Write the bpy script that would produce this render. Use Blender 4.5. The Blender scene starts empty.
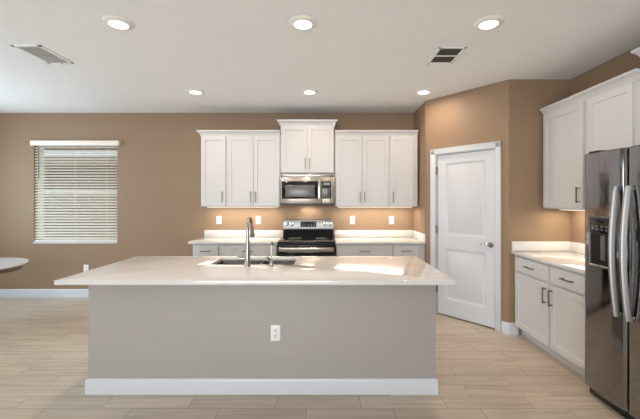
import bpy, bmesh, math, random
from mathutils import Vector, Matrix
C = bpy.context.scene
COL = C.collection
random.seed(4)
PI = math.pi

# ------------------------------------------------------------------ camera
H = 1.46            # eye height
CEIL = 2.78
D = 5.36            # camera to back wall
cam_d = bpy.data.cameras.new('camera')
cam = bpy.data.objects.new('camera', cam_d); COL.objects.link(cam)
cam.location = (0, 0, H); cam.rotation_euler = (PI/2, 0, 0)
cam_d.sensor_width = 36; cam_d.lens = 356/640*36
cam_d.shift_x = -5/640; cam_d.shift_y = -9/640
cam_d.clip_start = 0.05
C.camera = cam
C.view_settings.view_transform = 'Standard'
C.view_settings.look = 'None'
C.view_settings.gamma = 1
C.view_settings.use_curve_mapping = False
C.view_settings.exposure = 0.0

# ------------------------------------------------------------------ world and light
world = bpy.data.worlds.new('world'); C.world = world; world.use_nodes = True
wn = world.node_tree.nodes; wl = world.node_tree.links
bg = wn['Background']
tc = wn.new('ShaderNodeTexCoord'); sep = wn.new('ShaderNodeSeparateXYZ'); cr = wn.new('ShaderNodeValToRGB')
wl.new(tc.outputs['Generated'], sep.inputs[0]); wl.new(sep.outputs['Z'], cr.inputs[0]); wl.new(cr.outputs[0], bg.inputs['Color'])
cr.color_ramp.elements[0].position = 0.0; cr.color_ramp.elements[0].color = (1.25, 1.15, 1.05, 1)
cr.color_ramp.elements[1].position = 0.6; cr.color_ramp.elements[1].color = (0.75, 0.88, 1.0, 1)
bg.inputs['Strength'].default_value = 2.5

def area(name, loc, rot, sx, sy, power, color, parent=None, spread=PI):
    d = bpy.data.lights.new(name, 'AREA'); d.shape = 'RECTANGLE'; d.size = sx; d.size_y = sy
    d.energy = power; d.color = color; d.spread = spread
    o = bpy.data.objects.new(name, d); COL.objects.link(o); o.location = loc; o.rotation_euler = rot
    if parent: o.parent = parent
    return o
DAY = (0.82, 0.91, 1.0)
WARM = (1.0, 0.88, 0.70)
P_REAR = 218; P_LEFT = 47; P_CAN = 8.0; P_UNDER = 5.9
area('daylight_rear_doors', (-1.4, -4.02, 1.25), (PI/2, 0, 0), 4.6, 2.2, P_REAR, DAY)
area('daylight_left_doors', (-5.22, 3.55, 1.6), (0, -PI/2, 0), 1.4, 2.3, P_LEFT, (0.60, 0.82, 1.0))

# ------------------------------------------------------------------ materials
def new_mat(name):
    m = bpy.data.materials.new(name); m.use_nodes = True
    return m, m.node_tree.nodes, m.node_tree.links, m.node_tree.nodes['Principled BSDF']
def simple(name, col, rough=0.5, metal=0.0, bump=0.0, bscale=200, var=0.0, vscale=8, coat=0.0, spec=0.5, stretch=None):
    m, n, l, p = new_mat(name)
    p.inputs['Base Color'].default_value = (*col, 1); p.inputs['Roughness'].default_value = rough
    p.inputs['Metallic'].default_value = metal; p.inputs['Coat Weight'].default_value = coat
    p.inputs['Specular IOR Level'].default_value = spec
    t = n.new('ShaderNodeTexCoord'); src = t.outputs['Object']
    if stretch:
        mp = n.new('ShaderNodeMapping'); mp.inputs['Scale'].default_value = stretch; l.new(src, mp.inputs[0]); src = mp.outputs[0]
    nz = n.new('ShaderNodeTexNoise'); nz.inputs['Scale'].default_value = vscale; nz.inputs['Detail'].default_value = 3
    l.new(src, nz.inputs['Vector'])
    mx = n.new('ShaderNodeMix'); mx.data_type = 'RGBA'
    v = max(var, 0.01)
    mx.inputs[6].default_value = (*[c*(1-v) for c in col], 1); mx.inputs[7].default_value = (*[min(1, c*(1+v)) for c in col], 1)
    l.new(nz.outputs['Fac'], mx.inputs[0]); l.new(mx.outputs[2], p.inputs['Base Color'])
    if bump:
        nb = n.new('ShaderNodeTexNoise'); nb.inputs['Scale'].default_value = bscale; nb.inputs['Detail'].default_value = 2
        l.new(src, nb.inputs['Vector'])
        b = n.new('ShaderNodeBump'); b.inputs['Strength'].default_value = bump; b.inputs['Distance'].default_value = 0.002
        l.new(nb.outputs['Fac'], b.inputs['Height']); l.new(b.outputs[0], p.inputs['Normal'])
    return m
def emit(name, col, s):
    m, n, l, p = new_mat(name)
    p.inputs['Base Color'].default_value = (1, 1, 1, 1)
    p.inputs['Emission Color'].default_value = (*col, 1); p.inputs['Emission Strength'].default_value = s
    return m

M = {}
M['wall'] = simple('tan_wall_paint', (0.272, 0.180, 0.112), 0.6, bump=0.25, bscale=90, var=0.015)
M['island_paint'] = simple('island_wall_paint', (0.375, 0.345, 0.325), 0.6, bump=0.2, bscale=90, var=0.015)
M['ceiling'] = simple('ceiling_paint', (0.86, 0.87, 0.88), 0.85, bump=0.9, bscale=45, var=0.02)
M['trim'] = simple('white_trim_paint', (0.60, 0.615, 0.645), 0.35, var=0.01)
M['cab'] = simple('white_cabinet_paint', (0.59, 0.59, 0.598), 0.38, var=0.01)
M['nickel'] = simple('brushed_nickel', (0.22, 0.20, 0.18), 0.32, 1.0, var=0.04)
M['chrome'] = simple('chrome', (0.65, 0.64, 0.62), 0.16, 1.0)
M['faucet'] = simple('stainless_faucet', (0.34, 0.32, 0.30), 0.28, 1.0)
M['black'] = simple('black_plastic', (0.008, 0.008, 0.009), 0.3, spec=0.3)
M['sink_steel'] = simple('sink_steel', (0.11, 0.10, 0.09), 0.4, 1.0)
M['range_black'] = simple('black_enamel', (0.006, 0.006, 0.007), 0.6, spec=0.15)
M['handle_steel'] = simple('satin_handle_metal', (0.36, 0.355, 0.35), 0.45, 1.0)
M['dark_gap'] = simple('dark_recess', (0.02, 0.018, 0.016), 0.9)
M['blackglass'] = simple('black_glass', (0.008, 0.008, 0.009), 0.06, spec=0.5)
M['mwglass'] = simple('microwave_window_glass', (0.13, 0.13, 0.125), 0.22)
M['plate'] = simple('white_plastic_plate', (0.82, 0.80, 0.77), 0.35)
M['vent_white'] = simple('vent_white_enamel', (0.92, 0.92, 0.92), 0.4)
M['slot'] = simple('dark_slot', (0.05, 0.05, 0.05), 0.6)
M['hinge'] = simple('hinge_metal', (0.28, 0.25, 0.22), 0.35, 1.0)
M['slat'] = simple('blind_slat', (0.86, 0.79, 0.70), 0.45)
M['vinyl'] = simple('window_vinyl', (0.72, 0.74, 0.72), 0.4)
M['grille_dark'] = simple('return_grille_dark', (0.012, 0.011, 0.010), 0.8)
M['display'] = simple('display_glass', (0.015, 0.015, 0.02), 0.1)
M['btn'] = simple('button_print', (0.30, 0.30, 0.30), 0.5)
M['can'] = emit('ceiling_light_lens', (1.0, 0.96, 0.90), 6.0)
M['led'] = emit('under_cabinet_lens', (1.0, 0.85, 0.65), 2.0)
M['tabletop'] = simple('pale_marble', (0.66, 0.67, 0.67), 0.12, var=0.10, vscale=5)
M['table_wood'] = simple('table_brown_wood', (0.13, 0.085, 0.06), 0.45, var=0.2, vscale=12)
M['stucco'] = simple('neighbour_stucco', (0.07, 0.062, 0.05), 0.9)
M['eave'] = simple('neighbour_eave', (0.16, 0.12, 0.10), 0.8)
M['lawn'] = simple('lawn', (0.07, 0.085, 0.045), 0.9, var=0.3, vscale=4)

def steel(name, col, rough, stretch):
    m, n, l, p = new_mat(name)
    p.inputs['Metallic'].default_value = 1.0
    t = n.new('ShaderNodeTexCoord'); mp = n.new('ShaderNodeMapping'); mp.inputs['Scale'].default_value = stretch
    l.new(t.outputs['Object'], mp.inputs[0])
    nz = n.new('ShaderNodeTexNoise'); nz.inputs['Scale'].default_value = 1; nz.inputs['Detail'].default_value = 3
    l.new(mp.outputs[0], nz.inputs['Vector'])
    r = n.new('ShaderNodeMapRange'); r.inputs['To Min'].default_value = rough*0.8; r.inputs['To Max'].default_value = rough*1.25
    l.new(nz.outputs['Fac'], r.inputs['Value']); l.new(r.outputs[0], p.inputs['Roughness'])
    mx = n.new('ShaderNodeMix'); mx.data_type = 'RGBA'
    mx.inputs[6].default_value = (*[c*0.95 for c in col], 1); mx.inputs[7].default_value = (*[c*1.05 for c in col], 1)
    l.new(nz.outputs['Fac'], mx.inputs[0]); l.new(mx.outputs[2], p.inputs['Base Color'])
    return m
M['steel'] = steel('brushed_stainless', (0.50, 0.45, 0.40), 0.24, (3, 3, 300))
M['fridge_steel'] = steel('fridge_stainless', (0.26, 0.255, 0.26), 0.09, (300, 300, 3))
M['fridge_side'] = simple('fridge_side_grey', (0.10, 0.10, 0.10), 0.5, bump=0.2)

def quartz():
    m, n, l, p = new_mat('white_quartz')
    t = n.new('ShaderNodeTexCoord')
    nz = n.new('ShaderNodeTexNoise'); nz.inputs['Scale'].default_value = 6; nz.inputs['Detail'].default_value = 6; nz.inputs['Distortion'].default_value = 1.2
    l.new(t.outputs['Object'], nz.inputs['Vector'])
    c = n.new('ShaderNodeValToRGB')
    c.color_ramp.elements[0].position = 0.35; c.color_ramp.elements[0].color = (0.66, 0.64, 0.62, 1)
    c.color_ramp.elements[1].position = 0.55; c.color_ramp.elements[1].color = (0.69, 0.675, 0.66, 1)
    l.new(nz.outputs['Fac'], c.inputs[0]); l.new(c.outputs[0], p.inputs['Base Color'])
    p.inputs['Roughness'].default_value = 0.09
    p.inputs['IOR'].default_value = 1.6
    return m
M['quartz'] = quartz()

def floor_mat():
    m, n, l, p = new_mat('wood_look_tile')
    t = n.new('ShaderNodeTexCoord')
    mp = n.new('ShaderNodeMapping'); mp.inputs['Location'].default_value = (0.13, 0.004, 0)
    l.new(t.outputs['Object'], mp.inputs[0])
    br = n.new('ShaderNodeTexBrick'); br.offset = 0.37; br.offset_frequency = 2; br.squash = 1
    br.inputs['Scale'].default_value = 1; br.inputs['Mortar Size'].default_value = 0.0022; br.inputs['Mortar Smooth'].default_value = 0.3
    br.inputs['Brick Width'].default_value = 0.61; br.inputs['Row Height'].default_value = 0.1565; br.inputs['Bias'].default_value = 0
    br.inputs['Color1'].default_value = (0, 0, 0, 1); br.inputs['Color2'].default_value = (1, 1, 1, 1); br.inputs['Mortar'].default_value = (0.5, 0.5, 0.5, 1)
    l.new(mp.outputs[0], br.inputs['Vector'])
    # grain, offset per plank
    off = n.new('ShaderNodeVectorMath'); off.operation = 'MULTIPLY_ADD'; off.inputs[1].default_value = (7, 3, 5)
    l.new(br.outputs['Color'], off.inputs[0]); l.new(t.outputs['Object'], off.inputs[2])
    m2 = n.new('ShaderNodeMapping'); m2.inputs['Scale'].default_value = (1.6, 26, 1); l.new(off.outputs[0], m2.inputs[0])
    g = n.new('ShaderNodeTexNoise'); g.inputs['Scale'].default_value = 1; g.inputs['Detail'].default_value = 5; g.inputs['Roughness'].default_value = 0.6; g.inputs['Distortion'].default_value = 0.4
    l.new(m2.outputs[0], g.inputs['Vector'])
    m3 = n.new('ShaderNodeMapping'); m3.inputs['Scale'].default_value = (0.8, 3.5, 1); l.new(off.outputs[0], m3.inputs[0])
    g2 = n.new('ShaderNodeTexNoise'); g2.inputs['Scale'].default_value = 1; g2.inputs['Detail'].default_value = 3
    l.new(m3.outputs[0], g2.inputs['Vector'])
    sm = n.new('ShaderNodeMath'); sm.operation = 'MULTIPLY_ADD'; sm.inputs[1].default_value = 0.6
    l.new(g.outputs['Fac'], sm.inputs[0])
    h = n.new('ShaderNodeMath'); h.operation = 'MULTIPLY'; h.inputs[1].default_value = 0.4; l.new(g2.outputs['Fac'], h.inputs[0]); l.new(h.outputs[0], sm.inputs[2])
    c = n.new('ShaderNodeValToRGB')
    c.color_ramp.elements[0].position = 0.36; c.color_ramp.elements[0].color = (0.465, 0.385, 0.30, 1)
    c.color_ramp.elements[1].position = 0.60; c.color_ramp.elements[1].color = (0.635, 0.54, 0.435, 1)
    l.new(sm.outputs[0], c.inputs[0])
    tn = n.new('ShaderNodeMix'); tn.data_type = 'RGBA'; tn.blend_type = 'MULTIPLY'; tn.inputs[0].default_value = 1
    tc2 = n.new('ShaderNodeValToRGB'); tc2.color_ramp.elements[0].color = (0.93, 0.925, 0.925, 1); tc2.color_ramp.elements[1].color = (1.04, 1.035, 1.02, 1)
    l.new(br.outputs['Color'], tc2.inputs[0]); l.new(c.outputs[0], tn.inputs[6]); l.new(tc2.outputs[0], tn.inputs[7])
    gr = n.new('ShaderNodeMix'); gr.data_type = 'RGBA'; gr.inputs[7].default_value = (0.24, 0.195, 0.16, 1)
    l.new(br.outputs['Fac'], gr.inputs[0]); l.new(tn.outputs[2], gr.inputs[6]); l.new(gr.outputs[2], p.inputs['Base Color'])
    p.inputs['Roughness'].default_value = 0.36
    b = n.new('ShaderNodeBump'); b.inputs['Strength'].default_value = 0.3; b.inputs['Distance'].default_value = 0.001; b.invert = True
    l.new(br.outputs['Fac'], b.inputs['Height']); l.new(b.outputs[0], p.inputs['Normal'])
    return m
M['floor'] = floor_mat()

def glass():
    m, n, l, p = new_mat('window_glass'); n.remove(p)
    out = n['Material Output']
    tr = n.new('ShaderNodeBsdfTransparent'); tr.inputs[0].default_value = (0.93, 0.96, 0.95, 1)
    gl = n.new('ShaderNodeBsdfGlossy'); gl.inputs['Roughness'].default_value = 0.02
    fr = n.new('ShaderNodeFresnel'); fr.inputs['IOR'].default_value = 1.2; mx = n.new('ShaderNodeMixShader')
    ge = n.new('ShaderNodeNewGeometry'); iv = n.new('ShaderNodeMath'); iv.operation = 'SUBTRACT'; iv.inputs[0].default_value = 1; l.new(ge.outputs['Backfacing'], iv.inputs[1])
    mu = n.new('ShaderNodeMath'); mu.operation = 'MULTIPLY'; l.new(fr.outputs[0], mu.inputs[0]); l.new(iv.outputs[0], mu.inputs[1]); l.new(mu.outputs[0], mx.inputs[0]); l.new(tr.outputs[0], mx.inputs[1]); l.new(gl.outputs[0], mx.inputs[2]); l.new(mx.outputs[0], out.inputs[0])
    return m
M['glass'] = glass()

# ------------------------------------------------------------------ mesh helpers
class MB:
    def __init__(s): s.bm = bmesh.new()
    def box(s, x0, x1, y0, y1, z0, z1, bev=0.0, seg=2):
        b = bmesh.new()
        x0, x1 = min(x0, x1), max(x0, x1); y0, y1 = min(y0, y1), max(y0, y1); z0, z1 = min(z0, z1), max(z0, z1)
        bmesh.ops.create_cube(b, size=1, matrix=Matrix.Translation(((x0+x1)/2, (y0+y1)/2, (z0+z1)/2)) @ Matrix.Diagonal((x1-x0, y1-y0, z1-z0, 1)))
        if bev: bmesh.ops.bevel(b, geom=b.edges[:], offset=bev, segments=seg, profile=0.5, affect='EDGES')
        return s.add(b)
    def add(s, b, mat=None):
        if mat is not None: b.transform(mat)
        me = bpy.data.meshes.new('tmp'); b.to_mesh(me); s.bm.from_mesh(me); bpy.data.meshes.remove(me); b.free()
        return s
    def rings(s, loops, cap0=True, cap1=True, closed=True):
        vs = [[s.bm.verts.new(p) for p in lp] for lp in loops]
        n = len(vs[0])
        for a, b in zip(vs, vs[1:]):
            for i in range(n if closed else n-1):
                j = (i+1) % n
                s.bm.faces.new((a[i], a[j], b[j], b[i]))
        if cap0: s.bm.faces.new(list(reversed(vs[0])))
        if cap1: s.bm.faces.new(vs[-1])
        return s
    def rect_rings(s, x0, x1, z0, z1, prof, cap0=True, cap1=True):
        # prof: list of (inset, y)
        return s.rings([[(x0+i, y, z0+i), (x1-i, y, z0+i), (x1-i, y, z1-i), (x0+i, y, z1-i)] for i, y in prof], cap0, cap1)
    def lathe(s, prof, c=(0, 0, 0), axis='Z', n=32, cap0=True, cap1=True):
        loops = []
        for r, h in prof:
            lp = []
            for k in range(n):
                a = 2*PI*k/n; u, v = r*math.cos(a), r*math.sin(a)
                p = {'Z': (u, v, h), 'Y': (u, h, v), 'X': (h, u, v)}[axis]
                lp.append((c[0]+p[0], c[1]+p[1], c[2]+p[2]))
            loops.append(lp)
        return s.rings(loops, cap0, cap1)
    def tube(s, pts, r, n=12, flat=1.0):
        pts = [Vector(p) for p in pts]
        rs = r if isinstance(r, (list, tuple)) else [r]*len(pts)
        loops = []; up = None
        for i, p in enumerate(pts):
            t = (pts[min(i+1, len(pts)-1)] - pts[max(i-1, 0)]).normalized()
            if up is None:
                up = Vector((1, 0, 0)) if abs(t.x) < 0.9 else Vector((0, 1, 0))
            up = (up - t*up.dot(t)).normalized(); w = t.cross(up)
            loops.append([tuple(p + up*math.cos(2*PI*k/n)*rs[i] + w*math.sin(2*PI*k/n)*rs[i]*flat) for k in range(n)])
        return s.rings(loops)
    def build(s, name, mat, parent=None, loc=None, angle=35):
        bmesh.ops.recalc_face_normals(s.bm, faces=s.bm.faces[:])
        me = bpy.data.meshes.new(name); s.bm.to_mesh(me); s.bm.free()
        me.materials.append(mat)
        me.polygons.foreach_set('use_smooth', [True]*len(me.polygons)); me.set_sharp_from_angle(angle=math.radians(angle))
        o = bpy.data.objects.new(name, me); COL.objects.link(o)
        if parent: o.parent = parent
        if loc: o.location = loc
        return o
def tag(o, label=None, cat=None, group=None, kind=None):
    if label: o['label'] = label
    if cat: o['category'] = cat
    if group: o['group'] = group
    if kind: o['kind'] = kind
    return o
def thing(name, label, cat, loc=(0, 0, 0), rz=0, group=None, kind=None):
    o = bpy.data.objects.new(name, None); COL.objects.link(o); o.location = loc; o.rotation_euler = (0, 0, rz)
    o.empty_display_size = 0.1
    return tag(o, label, cat, group, kind)
def dup(o, parent=None):
    c = o.copy(); COL.objects.link(c); c.parent = parent
    for ch in list(o.children): dup(ch, c)
    return c
def struct(o, label=None, cat='wall'):
    return tag(o, label, cat, kind='structure')

# ------------------------------------------------------------------ room shell
XL, XR, YB, YR = -5.3, 2.676, D, -4.1
TH = 0.15
struct(MB().box(XL-TH, XR+TH, YR-TH, YB+TH, -0.1, 0).build('floor', M['floor']), 'wood look plank tile floor of the kitchen', 'floor')
struct(MB().box(XL-TH, XR+TH, YR-TH, YB+TH, CEIL, CEIL+0.1).build('ceiling', M['ceiling']), 'white textured ceiling with six round lights', 'ceiling')
WX0, WX1, WZ0, WZ1 = -4.385, -3.125, 0.835, 2.335
w = MB()
w.box(XL-TH, WX0, YB, YB+TH, 0, CEIL); w.box(WX1, XR+TH, YB, YB+TH, 0, CEIL)
w.box(WX0, WX1, YB, YB+TH, 0, WZ0); w.box(WX0, WX1, YB, YB+TH, WZ1, CEIL)
struct(w.build('wall_back', M['wall']), 'tan back wall behind the range and window', 'wall')
AX, AY, BX, BY = 1.333, 4.715, 2.004, 3.88
ang = math.atan2(BY-AY, BX-AX); LW = math.hypot(BX-AX, BY-AY)
struct(MB().box(AX, AX+0.1, AY+0.02, YB, 0, CEIL).build('wall_pantry_side', M['wall']), 'short tan side wall of the pantry beside the cabinets', 'wall')
# angled wall with the door hole (local x from A to B, room side is -y)
T0, T1 = 0.140*LW, 0.872*LW
DH = 2.055
w = MB(); w.box(0, T0, 0, 0.1, 0, CEIL); w.box(T1, LW, 0, 0.1, 0, CEIL); w.box(T0, T1, 0, 0.1, DH, CEIL)
wa = struct(w.build('wall_pantry', M['wall'], loc=(AX, AY, 0)), 'angled tan pantry wall holding the white door', 'wall'); wa.rotation_euler = (0, 0, ang)
struct(MB().box(BX, XR+TH, BY, BY+0.1, 0, CEIL).build('wall_nook', M['wall']), 'tan wall at the end of the right hand counter', 'wall')
struct(MB().box(XR, XR+TH, YR-TH, YB, 0, CEIL).build('wall_right', M['wall']), 'tan right wall behind the refrigerator', 'wall')
w = MB(); w.box(XL-TH, XL, 4.7, YB, 0, CEIL); w.box(XL-TH, XL, YR, 2.4, 0, CEIL); w.box(XL-TH, XL, 2.4, 4.7, 2.3, CEIL); w.box(XL-TH, XL, 2.4, 4.7, 0, 0.85)
struct(w.build('wall_left', M['wall']), 'tan left wall with glass doors', 'wall')
w = MB(); w.box(XL-TH, -3.8, YR-TH, YR, 0, CEIL); w.box(1.0, XR+TH, YR-TH, YR, 0, CEIL); w.box(-3.8, 1.0, YR-TH, YR, 2.4, CEIL)
struct(w.build('wall_rear', M['wall']), 'tan wall behind the camera with glass doors', 'wall')

# windows and sliding doors that light the room
def frame_x(name, label, cat, x0, x1, y, z0, z1, n):
    t = thing(name, label, cat, ((x0+x1)/2, y, z0), 0, kind='structure')
    hw, h = (x1-x0)/2, z1-z0; m = MB()
    m.box(-hw, hw, -0.03, 0.03, 0, 0.05); m.box(-hw, hw, -0.03, 0.03, h-0.05, h)
    for k in range(n+1):
        x = -hw+0.025+(2*hw-0.05)*k/n; m.box(x-0.025, x+0.025, -0.03, 0.03, 0.05, h-0.05)
    m.build('window_frame', M['vinyl'], t)
    MB().box(-hw+0.04, hw-0.04, -0.003, 0.003, 0.04, h-0.04).build('pane', M['glass'], t)
    return t
frame_x('door_2', 'white framed sliding glass doors behind the camera', 'door', -3.8, 1.0, YR-0.09, 0.0, 2.4, 3)
t = frame_x('window_2', 'white framed double window on the left wall', 'window', -1.15, 1.15, 0, 0.85, 2.3, 2)
t.location = (XL-0.09, 3.55, 0.85); t.rotation_euler = (0, 0, PI/2)
# baseboards: profile with rounded top
def baseboard(name, a, b, label, h=0.128, t=0.014):
    a = Vector((a[0], a[1], 0)); b = Vector((b[0], b[1], 0)); L = (b-a).length
    m = MB(); prof = [(0, 0), (-t, 0), (-t, h-0.022), (-t*0.75, h-0.010), (-t*0.45, h), (0, h)]
    m.rings([[(x, y, z) for y, z in prof] for x in (0, L)])
    o = m.build(name, M['trim'], loc=a, angle=50); o.rotation_euler = (0, 0, math.atan2(b.y-a.y, b.x-a.x))
    return struct(o, label, 'baseboard')
baseboard('baseboard_back', (XL, YB), (-1.765, YB), 'white baseboard along the back wall under the window')
def along(t): return (AX+(BX-AX)*t, AY+(BY-AY)*t)
baseboard('baseboard_pantry_hinge_side', along(0.0), along(0.072), 'short white baseboard left of the pantry door casing')
baseboard('baseboard_pantry_latch_side', along(0.93), along(1.012), 'short white baseboard right of the pantry door casing')
baseboard('baseboard_nook', (BX-0.006, BY), (2.10, BY), 'short white baseboard between pantry corner and base cabinet')

# ------------------------------------------------------------------ pantry door
dr = thing('door_1', 'white two panel pantry door with casing in angled wall', 'door', (AX, AY, 0), ang, kind='structure')
c0, c1 = 0.0758*LW, 0.926*LW; ct = DH+0.066
m = MB()
for x0, x1 in ((c0, T0+0.004), (T1-0.004, c1)):
    m.box(x0, x1, -0.017, 0, 0, ct-0.0, 0.004)
m.box(c0, c1, -0.017, 0, DH-0.004, ct, 0.004)
m.box(c0+0.004, c0+0.016, -0.022, -0.015, 0, ct-0.004, 0.003); m.box(c1-0.016, c1-0.004, -0.022, -0.015, 0, ct-0.004, 0.003); m.box(c0+0.004, c1-0.004, -0.022, -0.015, ct-0.016, ct-0.004, 0.003)
m.build('casing', M['trim'], dr)
m = MB(); m.box(T0, T0+0.012, 0, 0.1, 0, DH); m.box(T1-0.012, T1, 0, 0.1, 0, DH); m.box(T0+0.012, T1-0.012, 0, 0.1, DH-0.012, DH)
m.build('jamb', M['trim'], dr)
l0, l1, lz0, lz1 = T0+0.016, T1-0.015, 0.016, DH-0.016
p0, p1 = l0+0.115, l1-0.115
PZ = [(0.215, 0.855), (1.025, 1.93)]
m = MB(); yf, yb = 0.022, 0.057
m.box(l0, p0, yf, yb, lz0, lz1); m.box(p1, l1, yf, yb, lz0, lz1)
m.box(p0, p1, yf, yb, lz0, PZ[0][0]); m.box(p0, p1, yf, yb, PZ[0][1], PZ[1][0]); m.box(p0, p1, yf, yb, PZ[1][1], lz1)
for z0, z1 in PZ:
    m.rect_rings(p0, p1, z0, z1, [(0, yf), (0.006, yf+0.003), (0.018, yf+0.011), (0.034, yf+0.012), (0.055, yf+0.003)], cap0=False)
    m.box(p0, p1, yb-0.004, yb, z0, z1)
leaf = m.build('door_leaf', M['trim'], dr)
for z in (1.84, 1.09, 0.33):
    m = MB(); m.box(T0+0.009, T0+0.019, -0.003, 0.022, z-0.05, z+0.05, 0.002); m.lathe([(0.006, z-0.052), (0.006, z+0.052)], (T0+0.013, -0.003, 0), n=12)
    m.build('hinge', M['hinge'], dr)
hx = l1-0.06
hd = MB().lathe([(0.032, yf), (0.032, yf-0.006), (0.026, yf-0.012), (0.012, yf-0.014), (0.012, yf-0.045)], (hx, 0, 0.955), 'Y', 24).build('handle', M['hinge'], dr)
MB().tube([(hx, yf-0.045, 0.955), (hx-0.02, yf-0.052, 0.957), (hx-0.06, yf-0.052, 0.958), (hx-0.105, yf-0.046, 0.955)], [0.012, 0.011, 0.009, 0.008], 12).build('lever', M['chrome'], hd)
MB().box(l1-0.001, l1+0.006, yf-0.002, yf+0.02, 0.92, 0.99).build('strike_plate', M['hinge'], dr)

# ------------------------------------------------------------------ window and blind
wd = thing('window_1', 'window behind white horizontal blinds on the back wall', 'window', ((WX0+WX1)/2, YB, WZ0), 0, kind='structure')
ww, wh = (WX1-WX0), (WZ1-WZ0)
m = MB(); f = 0.045; y0, y1 = 0.075, 0.135
m.box(-ww/2, -ww/2+f, y0, y1, 0, wh); m.box(ww/2-f, ww/2, y0, y1, 0, wh); m.box(-ww/2, ww/2, y0, y1, 0, f); m.box(-ww/2, ww/2, y0, y1, wh-f, wh)
m.box(-ww/2+f, ww/2-f, y0-0.01, y1-0.01, wh*0.5-0.03, wh*0.5+0.025)
m.build('window_frame', M['vinyl'], wd)
MB().box(-ww/2+f, ww/2-f, 0.10, 0.104, f, wh*0.5-0.03).build('pane', M['glass'], wd)
MB().box(-ww/2+f, ww/2-f, 0.118, 0.122, wh*0.5+0.025, wh-f).build('pane', M['glass'], wd)
MB().box(-ww/2-0.0, ww/2+0.0, -0.016, 0.075, -0.022, 0.0, 0.004).build('window_sill', M['trim'], wd)
# blind
bl = thing('window_blind', 'white horizontal slat blind lowered over the window', 'blind', ((WX0+WX1)/2, YB, WZ0), 0)
top = wh
m = MB(); m.box(-ww/2-0.008, ww/2+0.050, -0.062, -0.050, top-0.055, top+0.018, 0.004)
m.box(-ww/2-0.008, -ww/2-0.000, -0.055, -0.001, top-0.055, top+0.018, 0.002); m.box(ww/2+0.042, ww/2+0.050, -0.055, -0.001, top-0.055, top+0.018, 0.002)
m.build('valance', M['slat'], bl)
m = MB(); n_s = 33; zt = top-0.075; zb = 0.055; tilt = math.radians(33)
for i in range(n_s):
    z = zb + (zt-zb)*i/(n_s-1)
    b = bmesh.new(); bmesh.ops.create_cube(b, size=1, matrix=Matrix.Diagonal((ww-0.012, 0.046, 0.003, 1)))
    m.add(b, Matrix.Translation((0, 0.024, z)) @ Matrix.Rotation(tilt, 4, 'X'))
m.build('slats', M['slat'], bl)
MB().box(-ww/2+0.006, ww/2-0.006, 0.006, 0.05, 0.003, 0.028, 0.004).build('bottom_rail', M['slat'], bl)
for x in (-ww/2+0.16, 0, ww/2-0.16):
    MB().box(x-0.0015, x+0.0015, -0.003, -0.001, 0.02, top-0.05).build('ladder_cord', M['slat'], bl)
MB().tube([(-ww/2+0.085, -0.012, top-0.06), (-ww/2+0.085, -0.012, top-0.55)], 0.005, 8).build('tilt_wand', M['mwglass'], bl)
MB().box(-ww/2+0.02, ww/2-0.02, 0.0, 0.05, top-0.045, top-0.005).build('head_rail', M['slat'], bl)

# outside, seen through the slats, with an added roof overhead
tag(MB().box(-12, 8, YB+0.4, YB+14, -0.35, -0.25).build('lawn', M['lawn']), 'green lawn outside the window', 'lawn', kind='structure')

struct(MB().box(-6.2, 1.0, YB+TH+0.01, YB+TH+2.4, 2.55, 2.70).build('shade_roof', M['eave']), 'added roof slab shading the window from outside', 'roof')  # unseen slab added to keep the outside dark behind the slats
nh = thing('neighbour_house', 'neighbouring house seen between the blind slats', 'house', (-7.5, 10.5, -0.25), kind='structure')
MB().box(-5, 5, 0, 0.3, 0, 2.7).build('wall', M['stucco'], nh)
MB().box(-5.3, 5.3, -0.5, 0.4, 2.7, 2.95).build('eave', M['eave'], nh)
MB().rings([[(x, -0.5, 2.951), (x, 3.0, 2.951), (x, 3.0, 4.2)] for x in (-5.3, 5.3)]).build('roof', M['btn'], nh)

# ------------------------------------------------------------------ cabinets
def shaker(m, x0, x1, z0, z1, yf, t=0.019, rail=0.057, rec=0.009):
    e = 0.0015
    m.rect_rings(x0, x1, z0, z1, [(0, yf+t), (0, yf+e), (e, yf), (rail, yf), (rail+0.002, yf+rec), (rail+0.004, yf+rec)])
def slab_front(m, x0, x1, z0, z1, yf, t=0.019):
    e = 0.002
    m.rect_rings(x0, x1, z0, z1, [(0, yf+t), (0, yf+e), (e, yf)])
def pull(parent, x, z, yf, L=0.15, vertical=True):
    m = MB(); r = 0.0055; so = 0.032
    if vertical:
        m.box(x-r, x+r, yf-so-r, yf-so+r, z-L/2, z+L/2, 0.002)
        for s in (-1, 1): m.box(x-r, x+r, yf-so, yf, z+s*(L/2-0.012)-r, z+s*(L/2-0.012)+r, 0.001)
    else:
        m.box(x-L/2, x+L/2, yf-so-r, yf-so+r, z-r, z+r, 0.002)
        for s in (-1, 1): m.box(x+s*(L/2-0.012)-r, x+s*(L/2-0.012)+r, yf-so, yf, z-r, z+r, 0.001)
    return m.build('handle', M['nickel'], parent)
FT = 0.019
def upper(label, loc, rz, w, z0, z1, depth, doors, handles, fill_l=0, fill_r=0, group=None, side_crown=None):
    """local x 0..w, wall plane at y=0, front face at y=-depth. doors: list of (x0,x1); handles: x positions or None"""
    t = thing('upper_cabinet', label, 'cabinet', loc, rz, group)
    m = MB(); m.box(0, w, -depth, -0.002, z0, z1, 0.001); 
    m.build('cabinet_body', M['cab'], t)
    yf = -depth-FT-0.001
    for (x0, x1), hx in zip(doors, handles):
        mm = MB(); shaker(mm, x0, x1, z0+0.012, z1-0.014, yf); d = mm.build('door', M['cab'], t)
        if hx is not None: pull(d, hx, z0+0.125+0.012, yf)
    return t
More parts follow.
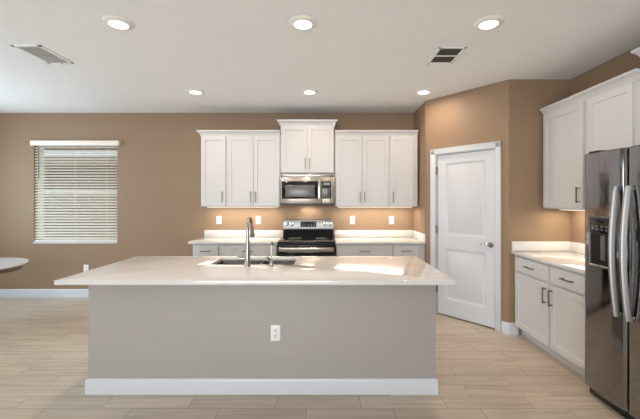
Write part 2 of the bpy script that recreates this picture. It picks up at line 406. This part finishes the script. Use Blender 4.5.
def crown_loops(path, z, out, hgt):
    """path of plan points (with outward normals mitred) -> profile loops"""
    prof = [(0, -0.012), (0.006, -0.012), (0.008, 0.0), (0.012, 0.012), (0.022, 0.030), (0.038, 0.046), (0.048, 0.052), (0.050, 0.062), (0.052, 0.070), (0, 0.070)]
    k = hgt/0.070; q = out/0.052
    loops = []
    for (x, y, nx, ny) in path:
        loops.append([(x+nx*o*q, y+ny*o*q, z+h*k) for o, h in prof])
    return loops
def crown(name, path, z, mat, parent=None, out=0.05, hgt=0.068):
    m = MB(); m.rings(crown_loops(path, z, out, hgt)); return m.build(name, mat, parent, angle=30)

UD = 0.331          # upper cabinet box depth
UZ0, UZ1 = 1.374, 2.378
# back wall uppers, local x = world x offset
A0, A1, A2 = -1.751, -1.387, -0.632
B0, B1, B2 = 0.141, 0.905, 1.306
upper('single door white upper cabinet at left end of back wall', (A0, YB, 0), 0, A1-A0, UZ0, UZ1, UD, [(0.008, A1-A0-0.012)], [A1-A0-0.055], )
w2 = A2-A1
upper('double door white upper cabinet just left of the microwave', (A1, YB, 0), 0, w2, UZ0, UZ1, UD, [(0.012, w2/2-0.002), (w2/2+0.002, w2-0.012)], [w2/2-0.032, w2/2+0.032])
w3 = B1-B0
upper('double door white upper cabinet just right of the microwave', (B0, YB, 0), 0, w3, UZ0, UZ1, UD, [(0.012, w3/2-0.002), (w3/2+0.002, w3-0.012)], [w3/2-0.032, w3/2+0.032])
w4 = B2-B1
upper('narrow white upper cabinet against the pantry side wall', (B1, YB, 0), 0, w4, UZ0, UZ1, UD, [(0.014, w4-0.062)], [0.052])
CX0, CX1 = -0.6285, 0.1315
w5 = CX1-CX0; CZ0, CZ1 = 1.842, 2.525
t = upper('raised white cabinet with two doors above the microwave', (CX0, YB, 0), 0, w5, CZ0, CZ1, UD+0.0, [(0.012, w5/2-0.002), (w5/2+0.002, w5-0.012)], [w5/2-0.032, w5/2+0.032])
s2 = 1.0
crown('crown_molding', [(0, -0.02, -1, 0), (0, -UD-0.002, -1, -1), (w5, -UD-0.002, 1, -1), (w5, -0.02, 1, 0)], CZ1, M['cab'], t)
o = crown('crown_molding', [(A0, YB-0.002, -1, 0), (A0, YB-UD-0.002, -1, -1), (A2-0.002, YB-UD-0.002, 0, -1)], UZ1, M['cab'])
tag(o, 'white crown molding along the two upper cabinets left of microwave', 'crown molding')
o = crown('crown_molding', [(B0, YB-UD-0.002, 0, -1), (B2-0.001, YB-UD-0.002, 0, -1)], UZ1, M['cab'])
tag(o, 'white crown molding along the two upper cabinets right of microwave', 'crown molding')

# nook uppers: facing -X, root rotated -90 deg; local x runs towards the camera from y0
NY0 = BY-0.034
RZ = -PI/2
n1 = NY0-3.236
NU = 0.326-0.02
upper('single door white upper cabinet over the right hand counter, farthest from camera', (XR, NY0, 0), RZ, n1, UZ0, UZ1, NU, [(0.012, n1-0.012)], [n1-0.05])
n2 = 3.236-2.712
tf = upper('white upper cabinet beside the refrigerator with its lower half hidden', (XR, 3.236-0.001, 0), RZ, n2, UZ0, UZ1, NU, [(0.040, n2-0.012)], [0.075])
n3 = 0.88
MB().box(n2+0.0005, 3.235-2.657, -NU, -0.002, 1.845, UZ1, 0.001).build('filler_panel', M['cab'], tf)
t = upper('raised white cabinet over the refrigerator cut by right photo edge', (XR, 2.655, 0), RZ, n3, 1.89, CZ1, NU, [(0.014, n3/2-0.002), (n3/2+0.002, n3-0.012)], [n3/2-0.032, n3/2+0.032])
crown('crown_molding', [(0, -0.002, -1, 0), (0, -NU-0.002, -1, -1), (n3, -NU-0.002, 1, -1), (n3, -0.002, 1, 0)], CZ1, M['cab'], t)
FX = XR-NU-0.002
o = crown('crown_molding', [(FX, NY0, -1, 0), (FX, 2.657, -1, 0)], UZ1, M['cab'])
o2 = None
tag(o, 'white crown molding along the two low cabinets left of the refrigerator', 'crown molding')

def base(label, loc, rz, w, depth, drawers, doors, dh, fill=0, side_l=False, dhx=None):
    """drawers: list of (x0,x1,handle x); doors: list of (x0,x1,handle x)"""
    t = thing('base_cabinet', label, 'cabinet', loc, rz)
    m = MB(); m.box(0, w, -depth, -0.002, 0.105, 0.883, 0.001); m.build('cabinet_body', M['cab'], t)
    MB().box(0, w, -depth+0.075, -depth+0.090, 0, 0.105).build('toe_kick', M['cab'], t)
    yf = -depth-FT-0.001
    for x0, x1, hx in drawers:
        mm = MB(); slab_front(mm, x0, x1, 0.715, 0.862, yf)
        d = mm.build('drawer', M['cab'], t); pull(d, hx, 0.789, yf, 0.14, False)
    for x0, x1, hx in doors:
        mm = MB(); shaker(mm, x0, x1, 0.118, 0.695, yf)
        d = mm.build('door', M['cab'], t); pull(d, hx, 0.58, yf, 0.15)
    return t
BD = 0.61
l0_, l1_, l2_ = -1.765, -1.408, -0.640
w = l1_-l0_
base('narrow white base cabinet at left end of back counter', (l0_, YB, 0), 0, w, BD, [(0.010, w-0.012, w/2)], [(0.010, w-0.012, w-0.05)], 0)
w = l2_-l1_
base('wide white base cabinet just left of the range', (l1_, YB, 0), 0, w, BD, [(0.012, w-0.012, w/2)], [(0.012, w/2-0.002, w/2-0.04), (w/2+0.002, w-0.012, w/2+0.04)], 0)
r0_, r1_, r2_ = 0.150, 0.900, 1.331
w = r1_-r0_
base('wide white base cabinet just right of the range', (r0_, YB, 0), 0, w, BD, [(0.012, w-0.012, w/2)], [(0.012, w/2-0.002, w/2-0.04), (w/2+0.002, w-0.012, w/2+0.04)], 0)
w = r2_-r1_
base('narrow white base cabinet against the pantry side wall', (r1_, YB, 0), 0, w, BD, [(0.012, w-0.085, (w-0.073)/2)], [(0.012, w-0.085, 0.055)], 0)
NBY = BY-0.002
w = NBY-3.254
base('white base cabinet at the far end of right counter by pantry', (XR, NBY, 0), RZ, w, BD, [(0.045, w-0.010, w/2+0.02)], [(0.045, w-0.010, w-0.045)], 0)
w = 3.252-2.712
base('white base cabinet right beside the refrigerator', (XR, 3.252, 0), RZ, w, BD, [(0.010, w-0.010, w/2-0.01)], [(0.010, w-0.010, 0.045)], 0)

# ------------------------------------------------------------------ counters
CT0, CT1 = 0.884, 0.914
def counter(label, x0, x1, y0, y1, loc=(0, 0, 0), rz=0):
    t = thing('countertop', label, 'countertop', loc, rz)
    MB().box(x0, x1, y0, y1, CT0, CT1, 0.003).build('slab', M['quartz'], t)
    return t
t = counter('white quartz countertop on back wall left of the range', 0, 1.182, -0.65, -0.001, (-1.812, YB, 0))
MB().box(0.0, 1.182, -0.020, -0.001, CT1+0.0005, CT1+0.102, 0.002).build('backsplash', M['quartz'], t)
t = counter('white quartz countertop on back wall right of the range', 0, 1.190, -0.65, -0.001, (0.142, YB, 0))
MB().box(0.0, 1.170, -0.020, -0.001, CT1+0.0005, CT1+0.102, 0.002).build('backsplash', M['quartz'], t)
MB().box(1.170, 1.190, -0.645, -0.001, CT1+0.0005, CT1+0.102, 0.002).build('side_splash', M['quartz'], t)
t = counter('white quartz countertop on right wall beside the refrigerator', 0.001, 1.172, -0.65, -0.001, (XR, BY, 0), RZ)
MB().box(0.021, 1.172, -0.020, -0.001, CT1+0.0005, CT1+0.102, 0.002).build('backsplash', M['quartz'], t)
MB().box(0.001, 0.021, -0.645, -0.001, CT1+0.0005, CT1+0.102, 0.002).build('side_splash', M['quartz'], t)

# ------------------------------------------------------------------ island
IX0, IX1, IY0, IY1 = -1.790, 0.835, 2.692, 3.455
isl = thing('kitchen_island', 'grey painted kitchen island with white baseboard under quartz top', 'kitchen island', ((IX0+IX1)/2, IY0, 0))
hw = (IX1-IX0)/2; dp = IY1-IY0
m = MB(); m.box(-hw, hw, 0, 0.115, 0, CT0-0.001, 0.003); m.box(-hw, -hw+0.05, 0.115, dp, 0, CT0-0.001); m.box(hw-0.05, hw, 0.115, dp, 0, CT0-0.001)
m.build('knee_wall', M['island_paint'], isl)
m = MB(); t_ = 0.015; prof = [(0, 0), (t_, 0), (t_, 0.098), (t_*0.8, 0.108), (t_*0.4, 0.116), (0, 0.116)]
path = [(-hw, dp, -1, 0), (-hw, 0, -1, -1), (hw, 0, 1, -1), (hw, dp, 1, 0)]
m.rings([[(x+nx*o_, y+ny*o_, z) for o_, z in prof] for x, y, nx, ny in path]); m.build('baseboard', M['trim'], isl, angle=50)
MB().box(-hw+0.05, hw-0.05, dp-0.02, dp-0.002, 0.10, CT0-0.001).build('cabinet_body', M['cab'], isl)
nd = 5; ws = (2*hw-0.12)/nd
for i in range(nd):
    b = MB(); shaker(b, -hw+0.06+i*ws+0.004, -hw+0.06+(i+1)*ws-0.004, 0.12, 0.86, -0.019)
    for v in b.bm.verts: v.co.y = dp - v.co.y - 0.002 - 0.0 + 0.0 - 0.0
    for v in b.bm.verts: v.co.y += 0.002
    b.build('door', M['cab'], isl)
# top with sink cutout
TX0, TX1, TY0, TY1 = -1.848, 0.892, 2.424, 3.492
SX0, SX1, SY0, SY1 = -0.985, -0.268, 3.035, 3.400
b = bmesh.new()
def rect(x0, x1, y0, y1, z): return [b.verts.new(p) for p in ((x0, y0, z), (x1, y0, z), (x1, y1, z), (x0, y1, z))]
ot, it_, ob_, ib = rect(TX0, TX1, TY0, TY1, CT1), rect(SX0, SX1, SY0, SY1, CT1), rect(TX0, TX1, TY0, TY1, CT0), rect(SX0, SX1, SY0, SY1, CT0)
for i in range(4):
    j = (i+1) % 4
    b.faces.new((ot[i], ot[j], it_[j], it_[i])); b.faces.new((ob_[i], ob_[j], ib[j], ib[i]))
    b.faces.new((ot[i], ot[j], ob_[j], ob_[i])); b.faces.new((it_[i], it_[j], ib[j], ib[i]))
b.edges.ensure_lookup_table()
vert_e = [e for e in b.edges if e.verts[0].co.xy == e.verts[1].co.xy]
bmesh.ops.recalc_face_normals(b, faces=b.faces[:])
bmesh.ops.bevel(b, geom=vert_e, offset=0.006, segments=3, profile=0.5, affect='EDGES')
es = [e for e in b.edges if abs(e.verts[0].co.z-e.verts[1].co.z) < 1e-5 and len(e.link_faces) == 2 and abs(e.link_faces[0].normal.dot(e.link_faces[1].normal)) < 0.5]
bmesh.ops.bevel(b, geom=es, offset=0.003, segments=2, profile=0.5, affect='EDGES')
mm = MB(); mm.add(b); o = mm.build('island_countertop', M['quartz'])
tag(o, 'large white quartz island countertop with a sink cutout', 'countertop')

# sink: double bowl undermount
sk = thing('kitchen_sink', 'stainless double bowl undermount sink in the island top', 'sink', ((SX0+SX1)/2, (SY0+SY1)/2, CT0-0.2))
sw, sd = (SX1-SX0)/2+0.005, (SY1-SY0)/2+0.005
def bowl(x0, x1):
    m = MB(); y0, y1 = -sd, sd; Rr = 0.03
    def lp(ins, z, r):
        pts = []
        X0, X1, Y0, Y1 = x0+ins, x1-ins, y0+ins, y1-ins
        for cx, cy, a0 in ((X1-r, Y1-r, 0), (X0+r, Y1-r, PI/2), (X0+r, Y0+r, PI), (X1-r, Y0+r, 1.5*PI)):
            for k in range(5):
                a = a0+k*PI/8; pts.append((cx+r*math.cos(a), cy+r*math.sin(a), z))
        return pts
    m.rings([lp(-0.012, 0.199, 0.035), lp(0.0, 0.199, 0.03), lp(0.004, 0.19, 0.03), lp(0.008, 0.03, 0.035), lp(0.03, 0.005, 0.04), lp(0.1, 0.002, 0.03)], cap0=False)
    return m
bowl(-sw, 0.045-0.012).build('bowl', M['sink_steel'], sk); bowl(0.045+0.012, sw).build('bowl', M['sink_steel'], sk)
for x in (-0.16, 0.2):
    MB().lathe([(0.04, 0.0025), (0.04, 0.005), (0.03, 0.006), (0.02, 0.004)], (x, 0, 0), n=24).build('drain', M['chrome'], sk)

# faucet
FXC, FYC = -0.643, 2.955
fc = thing('kitchen_faucet', 'tall brushed steel gooseneck faucet on the island counter', 'faucet', (FXC, FYC, CT1+0.0005))
MB().lathe([(0.027, 0), (0.027, 0.006), (0.023, 0.012), (0.022, 0.075), (0.021, 0.08), (0.0185, 0.16), (0.015, 0.24), (0.013, 0.29)], n=24).build('body', M['faucet'], fc)
R_ = 0.082; pts = [(0, 0, 0.285)]
for k in range(0, 13):
    a = PI - k*PI/12*0.93; pts.append((0, R_+R_*math.cos(a), 0.311+R_*math.sin(a)))
MB().tube(pts, 0.0125, 16).build('gooseneck', M['faucet'], fc)
e = Vector(pts[-1]); dv = (Vector(pts[-1])-Vector(pts[-2])).normalized()
MB().tube([e, e+dv*0.02, e+dv*0.06, e+dv*0.10, e+dv*0.108], [0.0135, 0.0150, 0.0185, 0.022, 0.018], 20).build('spray_head', M['faucet'], fc)
hb = MB().lathe([(0.017, -0.02), (0.017, -0.062), (0.014, -0.066)], (0, 0, 0.065), 'X', 20).build('handle', M['faucet'], fc)
MB().tube([(-0.060, 0, 0.065), (-0.078, 0, 0.078), (-0.092, 0, 0.10), (-0.098, 0, 0.125), (-0.103, 0, 0.148)], [0.009, 0.0075, 0.0065, 0.0065, 0.008], 12).build('lever', M['faucet'], hb)
tp = thing('drinking_water_tap', 'slim steel drinking water tap with black lever beside the faucet', 'tap', (-0.447, 2.965, CT1+0.0005))
MB().lathe([(0.021, 0), (0.021, 0.005), (0.015, 0.012), (0.013, 0.045), (0.009, 0.052), (0.0045, 0.058)], n=20).build('base', M['faucet'], tp)
pts = [(0, 0, 0.05), (0, 0, 0.17)]
for k in range(1, 9):
    a = PI - k*PI/8*0.8; pts.append((0, 0.03+0.03*math.cos(a), 0.17+0.03*math.sin(a)))
MB().tube(pts, 0.0048, 10).build('spout', M['faucet'], tp)
e = Vector(pts[-1]); MB().tube([e, e+Vector((0, 0.006, -0.016))], 0.0065, 12).build('spout_tip', M['black'], tp)
MB().tube([(-0.008, 0, 0.050), (-0.02, -0.004, 0.060), (-0.038, -0.006, 0.076)], [0.007, 0.006, 0.006], 10).build('lever', M['black'], tp)

# ------------------------------------------------------------------ range
RC = -0.246
rg = thing('range', 'stainless and black electric range between the back counters', 'range', (RC, YB, 0))
rw = 0.379
MB().box(-rw, rw, -0.635, -0.012, 0.09, 0.900).build('body', M['black'], rg)
MB().box(-rw+0.03, rw-0.03, -0.60, -0.05, 0.0, 0.09).build('base', M['black'], rg)
MB().box(-rw, rw, -0.665, -0.055, 0.900, 0.917, 0.004).build('cooktop', M['blackglass'], rg)
# burner rings
for x, y, r in ((-0.19, -0.22, 0.09), (0.19, -0.22, 0.075), (-0.19, -0.48, 0.075), (0.19, -0.48, 0.10)):
    MB().lathe([(r, 0.9172), (r-0.004, 0.9178), (r-0.006, 0.9172)], (x, y, 0), n=40, cap0=False, cap1=False).build('burner_ring', M['btn'], rg)
M_RS = steel('range_steel', (0.25, 0.24, 0.23), 0.32, (3, 3, 300))
d = MB(); d.box(-rw+0.002, rw-0.002, -0.672, -0.636, 0.27, 0.873, 0.006); d = d.build('oven_door', M['blackglass'], rg)
m = MB(); m.box(-0.362, 0.362, -0.715, -0.692, 0.788, 0.846, 0.009, 3)
for s in (-1, 1): m.box(s*0.345-0.014, s*0.345+0.014, -0.700, -0.671, 0.797, 0.838, 0.003)
m.build('handle', M['steel'], d)
dd = MB().box(-rw+0.002, rw-0.002, -0.672, -0.636, 0.095, 0.262, 0.006).build('storage_drawer', M['steel'], rg)
# backguard
MB().rings([[(x, -0.012, 0.917), (x, -0.085, 0.917), (x, -0.080, 1.035), (x, -0.012, 1.035)] for x in (-rw+0.012, rw-0.012)]).build('lower_backguard', M['range_black'], rg)
bg_ = MB().rings([[(x, -0.010, 1.035), (x, -0.088, 1.032), (x, -0.092, 1.045), (x, -0.062, 1.175), (x, -0.050, 1.182), (x, -0.010, 1.182)] for x in (-rw+0.008, rw-0.008)]).build('control_panel', M_RS, rg)
def panel_y(z): return -0.092 + (z-1.045)/0.13*0.030
z0, z1 = 1.068, 1.150
m = MB(); m.rings([[(x, panel_y(z0)-0.001, z0), (x, panel_y(z0)-0.004, z0), (x, panel_y(z1)-0.004, z1), (x, panel_y(z1)-0.001, z1)] for x in (-0.118, 0.118)])
m.build('display', M['display'], bg_)
m = MB()
for k in range(5):
    for q in (1.085, 1.105, 1.128):
        if 1 <= k <= 3 and q > 1.12: continue
        x = -0.09+k*0.045; MB().box(x-0.008, x+0.008, panel_y(q)-0.0055, panel_y(q)-0.003, q-0.003, q+0.003).build('button', M['btn'], bg_)
kb = MB().lathe([(0.031, 0), (0.031, -0.006), (0.025, -0.009), (0.022, -0.034), (0.018, -0.037)], (0, 0, 0), 'Y', 24)
kb.box(-0.004, 0.004, -0.042, -0.03, -0.02, 0.02, 0.001)
km = None
for x in (-0.322, -0.250, 0.250, 0.322):
    if km is None:
        km = kb.build('knob', M['chrome'], bg_); k_ = km
    else:
        k_ = km.copy(); COL.objects.link(k_)
    k_.location = (x, panel_y(1.11)-0.001, 1.11); k_.rotation_euler = (-0.22, 0, 0)

# ------------------------------------------------------------------ microwave
mw = thing('microwave', 'stainless over the range microwave above the stove', 'microwave', (RC, YB, 1.398))
mh = CZ0-1.398-0.010
MB().box(-0.378, 0.378, -0.375, -0.004, 0.004, mh, 0.002).build('body', M['fridge_side'], mw)
MB().box(-0.365, 0.365, -0.37, -0.02, -0.016, 0.004, 0.003).build('underside', M['table_wood'], mw)
dr_ = MB().box(-0.380, 0.255-0.058, -0.405, -0.376, 0.018, mh-0.04, 0.006).build('door', M['steel'], mw)
MB().box(-0.380+0.0, 0.380, -0.402, -0.376, mh-0.038, mh, 0.005).build('vent_trim', M['steel'], mw)
MB().box(-0.352, 0.145, -0.409, -0.404, 0.085, 0.330, 0.004).build('window_frame', M['blackglass'], dr_)
MB().box(-0.305, 0.105, -0.4105, -0.4085, 0.112, 0.278, 0.002).build('window', M['mwglass'], dr_)
m = MB(); m.box(0.150, 0.184, -0.442, -0.424, 0.083, 0.335, 0.007, 3)
for z in (0.10, 0.318): m.box(0.157, 0.177, -0.43, -0.404, z-0.01, z+0.01, 0.002)
m.build('handle', M['steel'], dr_)
MB().box(0.200, 0.380, -0.405, -0.376, 0.018, mh-0.04, 0.006).build('control_panel', M['steel'], mw)
MB().box(0.206, 0.330, -0.4085, -0.4045, 0.085, 0.330, 0.003).build('keypad', M['blackglass'], mw)
m = MB()
for i in range(3):
    for j in range(5):
        x = 0.235+i*0.033; z = 0.105+j*0.030; MB().box(x-0.009, x+0.009, -0.4095, -0.408, z-0.006, z+0.006).build('button', M['btn'], mw)
MB().box(0.222, 0.315, -0.4097, -0.408, 0.275, 0.312).build('display', M['mwglass'], mw)
MB().box(-0.10, 0.10, -0.16, -0.10, -0.019, -0.016, 0.001).build('cooktop_lamp_lens', M['led'], mw)
area('lamp', (0, -0.13, -0.021), (0, 0, 0), 0.2, 0.06, 1.6, WARM, mw)
MB().box(-0.03, 0.03, -0.407, -0.404, 0.352, 0.364).build('badge', M['chrome'], mw)

# ------------------------------------------------------------------ refrigerator
FGY, FGX = 2.702, 1.965
fg = thing('refrigerator', 'stainless side by side refrigerator with dispenser at right edge', 'refrigerator', (FGX, FGY, 0), RZ)
FW, FD = 0.91, XR-FGX-0.02
MB().box(0.006, FW-0.006, 0.075, FD, 0.02, 1.775, 0.004).build('body', M['fridge_side'], fg)
MB().box(0.01, FW-0.01, 0.035, 0.075, 0.010, 0.086, 0.003).build('base_grille', M['black'], fg)
def fdoor(x0, x1, z0, z1, hole=None):
    n = 18; w = x1-x0; r = 0.018
    def y_at(x):
        u = (x-x0)/w; bulge = -0.016*math.sin(PI*min(max(u, 0), 1))**0.8
        return bulge
    xs = [x0+w*(0.5-0.5*math.cos(PI*k/n)) for k in range(n+1)]
    front = []
    for x in xs:
        e = min(x-x0, x1-x); y = y_at(x)
        if e < r: y += r - math.sqrt(max(r*r-(r-e)**2, 0))
        front.append((x, y))
    return front
def door_mesh(front, z0, z1, ins=0.0):
    m = MB(); loops = []
    for dz, dy in ((0, 0.006), (0.006, 0.0)):
        loops.append([(x, y+dy, z0+dz) for x, y in front]+[(front[-1][0], 0.066, z0+dz), (front[0][0], 0.066, z0+dz)])
    for dz, dy in ((-0.006, 0.0), (0, 0.006)):
        loops.append([(x, y+dy, z1+dz) for x, y in front]+[(front[-1][0], 0.066, z1+dz), (front[0][0], 0.066, z1+dz)])
    m.rings(loops); return m
ZD0, ZD1 = 0.078, 1.808
S0, S1 = 0.378, 0.390
ff = fdoor(0, S0, ZD0, ZD1)
fz = door_mesh(ff, ZD0, ZD1).build('freezer_door', M['fridge_steel'], fg)
fr_ = door_mesh(fdoor(S1, FW, ZD0, ZD1), ZD0, ZD1).build('refrigerator_door', M['fridge_steel'], fg)
MB().box(0.0, FW, 0.067, 0.075, ZD0+0.01, 1.77).build('door_gasket', M['black'], fg)
MB().box(S0+0.0005, S1-0.0005, 0.03, 0.067, ZD0+0.01, ZD1-0.03).build('door_gasket', M['black'], fg)
MB().box(0.01, 0.10, 0.03, 0.14, 1.809, 1.828, 0.004).build('hinge_cover', M['black'], fg)
MB().box(FW-0.10, FW-0.01, 0.03, 0.14, 1.809, 1.828, 0.004).build('hinge_cover', M['black'], fg)
def fhandle(x, parent):
    z0, z1 = 0.69, 1.555; loops = []
    for k in range(25):
        u = k/24; z = z0+(z1-z0)*u
        y = -0.034 - 0.032*math.sin(PI*u)
        if u in (0, 1): y = -0.030
        hw_, ht = 0.014, 0.016
        loops.append([(x-hw_, y+ht, z), (x-hw_, y-ht*0.3, z), (x-hw_*0.5, y-ht, z), (x+hw_*0.5, y-ht, z), (x+hw_, y-ht*0.3, z), (x+hw_, y+ht, z)])
    m = MB(); m.rings(loops); m.box(x-0.009, x+0.009, -0.036, -0.0, z0+0.004, z0+0.03, 0.004); m.box(x-0.009, x+0.009, -0.036, -0.0, z1-0.03, z1-0.004, 0.004)
    return m.build('handle', M['handle_steel'], parent, angle=50)
fhandle(S0-0.040, fz); fhandle(S1+0.040, fr_)
# dispenser on the freezer door
dx0, dx1, dz0, dz1 = 0.092, 0.300, 0.985, 1.350
ym = -0.016
ds = MB(); 
ds.rect_rings(dx0, dx1, dz0, dz1, [(0, 0.02), (0, ym-0.012), (0.004, ym-0.016), (0.012, ym-0.016), (0.015, ym-0.012)], cap1=True)
ds = ds.build('water_dispenser', M['nickel'], fz)
# inner dark recess, stepped back on the front of the surround
m = MB(); m.rect_rings(dx0+0.016, dx1-0.016, dz0+0.022, dz1-0.125, [(0, ym-0.0165), (0.004, ym-0.0135), (0.010, ym-0.0128)])
m.build('dispenser_recess', M['black'], ds)
MB().box(dx0+0.014, dx1-0.014, ym-0.019, ym-0.010, dz1-0.122, dz1-0.012, 0.003).build('dispenser_panel', M['blackglass'], ds)
m = MB()
for i in range(4):
    for j in range(2):
        x = dx0+0.04+i*0.043; z = dz1-0.095+j*0.022; MB().box(x-0.011, x+0.011, ym-0.0203, ym-0.018, z-0.006, z+0.006).build('button', M['mwglass'], ds)
MB().box(dx0+0.075, dx1-0.055, ym-0.0203, ym-0.018, dz1-0.045, dz1-0.026).build('display', M['display'], ds)
MB().box(dx0+0.125, dx0+0.165, ym-0.030, ym-0.012, dz0+0.06, dz1-0.135, 0.004).build('paddle', M['fridge_side'], ds)
MB().box(dx0+0.015, dx1-0.015, ym-0.028, ym-0.010, dz0+0.01, dz0+0.022, 0.003).build('drip_tray', M['chrome'], ds)

# ------------------------------------------------------------------ outlets
def outlet(label, loc, kind='duplex'):
    t = thing('wall_outlet', label, 'outlet', loc, 0)
    MB().box(-0.0365, 0.0365, -0.007, -0.0005, -0.060, 0.060, 0.003).build('cover_plate', M['plate'], t)
    if kind == 'duplex':
        for z in (-0.022, 0.022):
            r = MB().lathe([(0.0165, -0.0072), (0.0165, -0.0085), (0.015, -0.009)], (0, 0, z), 'Y', 20).build('receptacle', M['plate'], t)
            for x in (-0.007, 0.007): MB().box(x-0.0022, x+0.0022, -0.0098, -0.0088, z-0.003, z+0.008).build('slot', M['slot'], r)
            MB().box(-0.003, 0.003, -0.0098, -0.0088, z-0.012, z-0.007).build('slot', M['slot'], r)
    else:
        r = MB().box(-0.017, 0.017, -0.0095, -0.0065, -0.034, 0.034, 0.002).build('receptacle', M['plate'], t)
        for z in (-0.018, 0.018):
            for x in (-0.006, 0.006): MB().box(x-0.0015, x+0.0015, -0.0102, -0.0092, z-0.004, z+0.006).build('slot', M['slot'], r)
    return t
outlet('white duplex outlet on the grey front of the island', (-0.374, IY0, 0.46))
outlet('white outlet low on the wall left of the island', (-3.595, YB, 0.435))
outlet('white outlet over left back counter, nearest the left cabinet end', (-1.594, YB, 1.165), 'decora')
outlet('white outlet over left back counter, between faucet and range', (-1.003, YB, 1.165), 'decora')
outlet('white outlet over right back counter, nearer the range', (0.414, YB, 1.165), 'decora')
outlet('white outlet over right back counter, nearer the pantry corner', (1.000, YB, 1.165), 'decora')

# ------------------------------------------------------------------ under cabinet lights
def under(label, loc, rz, L, y=-0.20):
    t = thing('under_cabinet_light', label, 'light', loc, rz)
    MB().box(0.04, L-0.04, y-0.018, y+0.018, -0.012, -0.001, 0.003).build('housing', M['plate'], t)
    MB().box(0.05, L-0.05, y-0.012, y+0.012, -0.015, -0.012, 0.001).build('lens', M['led'], t)
    area('lamp', (L/2, y, -0.017), (0, 0, 0), L-0.1, 0.22, P_UNDER*L, WARM, t)
    return t
under('slim warm light strip under the left back cabinets', (A0, YB, UZ0), 0, A2-A0)
under('slim warm light strip under the right back cabinets', (B0, YB, UZ0), 0, B2-B0)
under('slim warm light strip under the cabinets over the right counter', (XR, NY0, UZ0), RZ, n1+0.4, -0.16)

# ------------------------------------------------------------------ ceiling lights and vents
def can():
    t = thing('recessed_light', '', 'ceiling light', (0, 0, CEIL), 0, 'round recessed ceiling lights')
    MB().lathe([(0.104, -0.0005), (0.104, -0.004), (0.098, -0.009), (0.072, -0.019), (0.066, -0.0185), (0.065, -0.012)], n=48, cap0=True, cap1=False).build('trim_ring', M['plate'], t)
    MB().lathe([(0.0645, -0.008), (0.0645, -0.0165), (0.05, -0.018)], n=40).build('lens', M['can'], t)
    d = bpy.data.lights.new('lamp', 'AREA'); d.shape = 'DISK'; d.size = 0.125; d.energy = P_CAN; d.color = (1.0, 0.78, 0.60)
    o = bpy.data.objects.new('lamp', d); COL.objects.link(o); o.location = (0, 0, -0.020); o.parent = t
    return t
cn = can()
spots = [(-1.530, 2.64, 'round ceiling light in near row, leftmost near the white vent'), (-0.163, 2.64, 'round ceiling light in near row, middle above the island'),
         (1.213, 2.64, 'round ceiling light in near row, rightmost past the dark vent'), (-1.564, 4.30, 'round ceiling light in far row, leftmost'),
         (-0.187, 4.30, 'round ceiling light in far row, middle in front of the microwave'), (1.190, 4.30, 'round ceiling light in far row, rightmost by pantry wall')]
for i, (x, y, lb) in enumerate(spots):
    o = cn if i == 0 else dup(cn)
    o.location = (x, y, CEIL); o['label'] = lb
del cn['group']
for o in list(COL.objects):
    if o.name.startswith('recessed_light'): o['group'] = 'round recessed ceiling lights'
# supply register
v = thing('ceiling_vent', 'white louvered supply vent on the ceiling at left', 'vent', (-2.54, 3.22, CEIL))
m = MB()
x, y = 0.125, 0.205
m.box(-x, -x+0.028, -y, y, -0.008, -0.0005, 0.002); m.box(x-0.028, x, -y, y, -0.008, -0.0005, 0.002)
m.box(-x, x, -y, -y+0.028, -0.008, -0.0005, 0.002); m.box(-x, x, y-0.028, y, -0.008, -0.0005, 0.002)
m.build('frame', M['vent_white'], v)
MB().box(-x+0.026, x-0.026, -y+0.026, y-0.026, -0.0022, -0.0008).build('backing', M['btn'], v)
m = MB()
for k in range(14):
    yy = -y+0.036+k*(2*y-0.07)/13
    b = bmesh.new(); bmesh.ops.create_cube(b, size=1, matrix=Matrix.Diagonal((2*x-0.054, 0.017, 0.0012, 1))); m.add(b, Matrix.Translation((0, yy, -0.009)) @ Matrix.Rotation(math.radians(12), 4, 'X'))
m.build('louvers', M['plate'], v)
MB().box(0.03, 0.036, y-0.05, y-0.02, -0.022, -0.008).build('damper_lever', M['plate'], v)
# return grille
v = thing('ceiling_vent', 'dark slotted return vent with white frame on the ceiling', 'vent', (1.100, 3.24, CEIL))
m = MB(); x, y = 0.125, 0.185
m.box(-x, -x+0.028, -y, y, -0.007, -0.0005, 0.002); m.box(x-0.028, x, -y, y, -0.007, -0.0005, 0.002)
m.box(-x, x, -y, -y+0.028, -0.007, -0.0005, 0.002); m.box(-x, x, y-0.028, y, -0.007, -0.0005, 0.002)
m.box(-x+0.028, x-0.028, -0.008, 0.008, -0.007, -0.001)
m.build('frame', M['ceiling'], v)
MB().box(-x+0.027, x-0.027, -y+0.027, y-0.027, -0.002, -0.0008).build('backing', M['grille_dark'], v)
m = MB()
for k in range(10):
    xx = -x+0.039+k*(2*x-0.078)/9; m.box(xx-0.0022, xx+0.0022, -y+0.027, y-0.027, -0.004, -0.002)
m.build('louvers', M['mwglass'], v)

# ------------------------------------------------------------------ dining table
tb = thing('round_table', 'round pale marble topped table at the left photo edge', 'table', (-3.93, 3.94, 0))
R = 0.505
MB().lathe([(R-0.012, 0.722), (R, 0.732), (R, 0.742), (R-0.008, 0.750), (R-0.03, 0.751)], n=72).build('tabletop', M['tabletop'], tb)
MB().lathe([(R-0.08, 0.665), (R-0.065, 0.668), (R-0.05, 0.7215), (R-0.10, 0.7218)], n=72).build('under_ring', M['table_wood'], tb)  # dark brown ring set in under the tabletop
MB().lathe([(0.22, 0.0), (0.22, 0.02), (0.10, 0.05), (0.055, 0.12), (0.05, 0.40), (0.07, 0.60), (0.16, 0.664)], n=40).build('pedestal', M['table_wood'], tb)
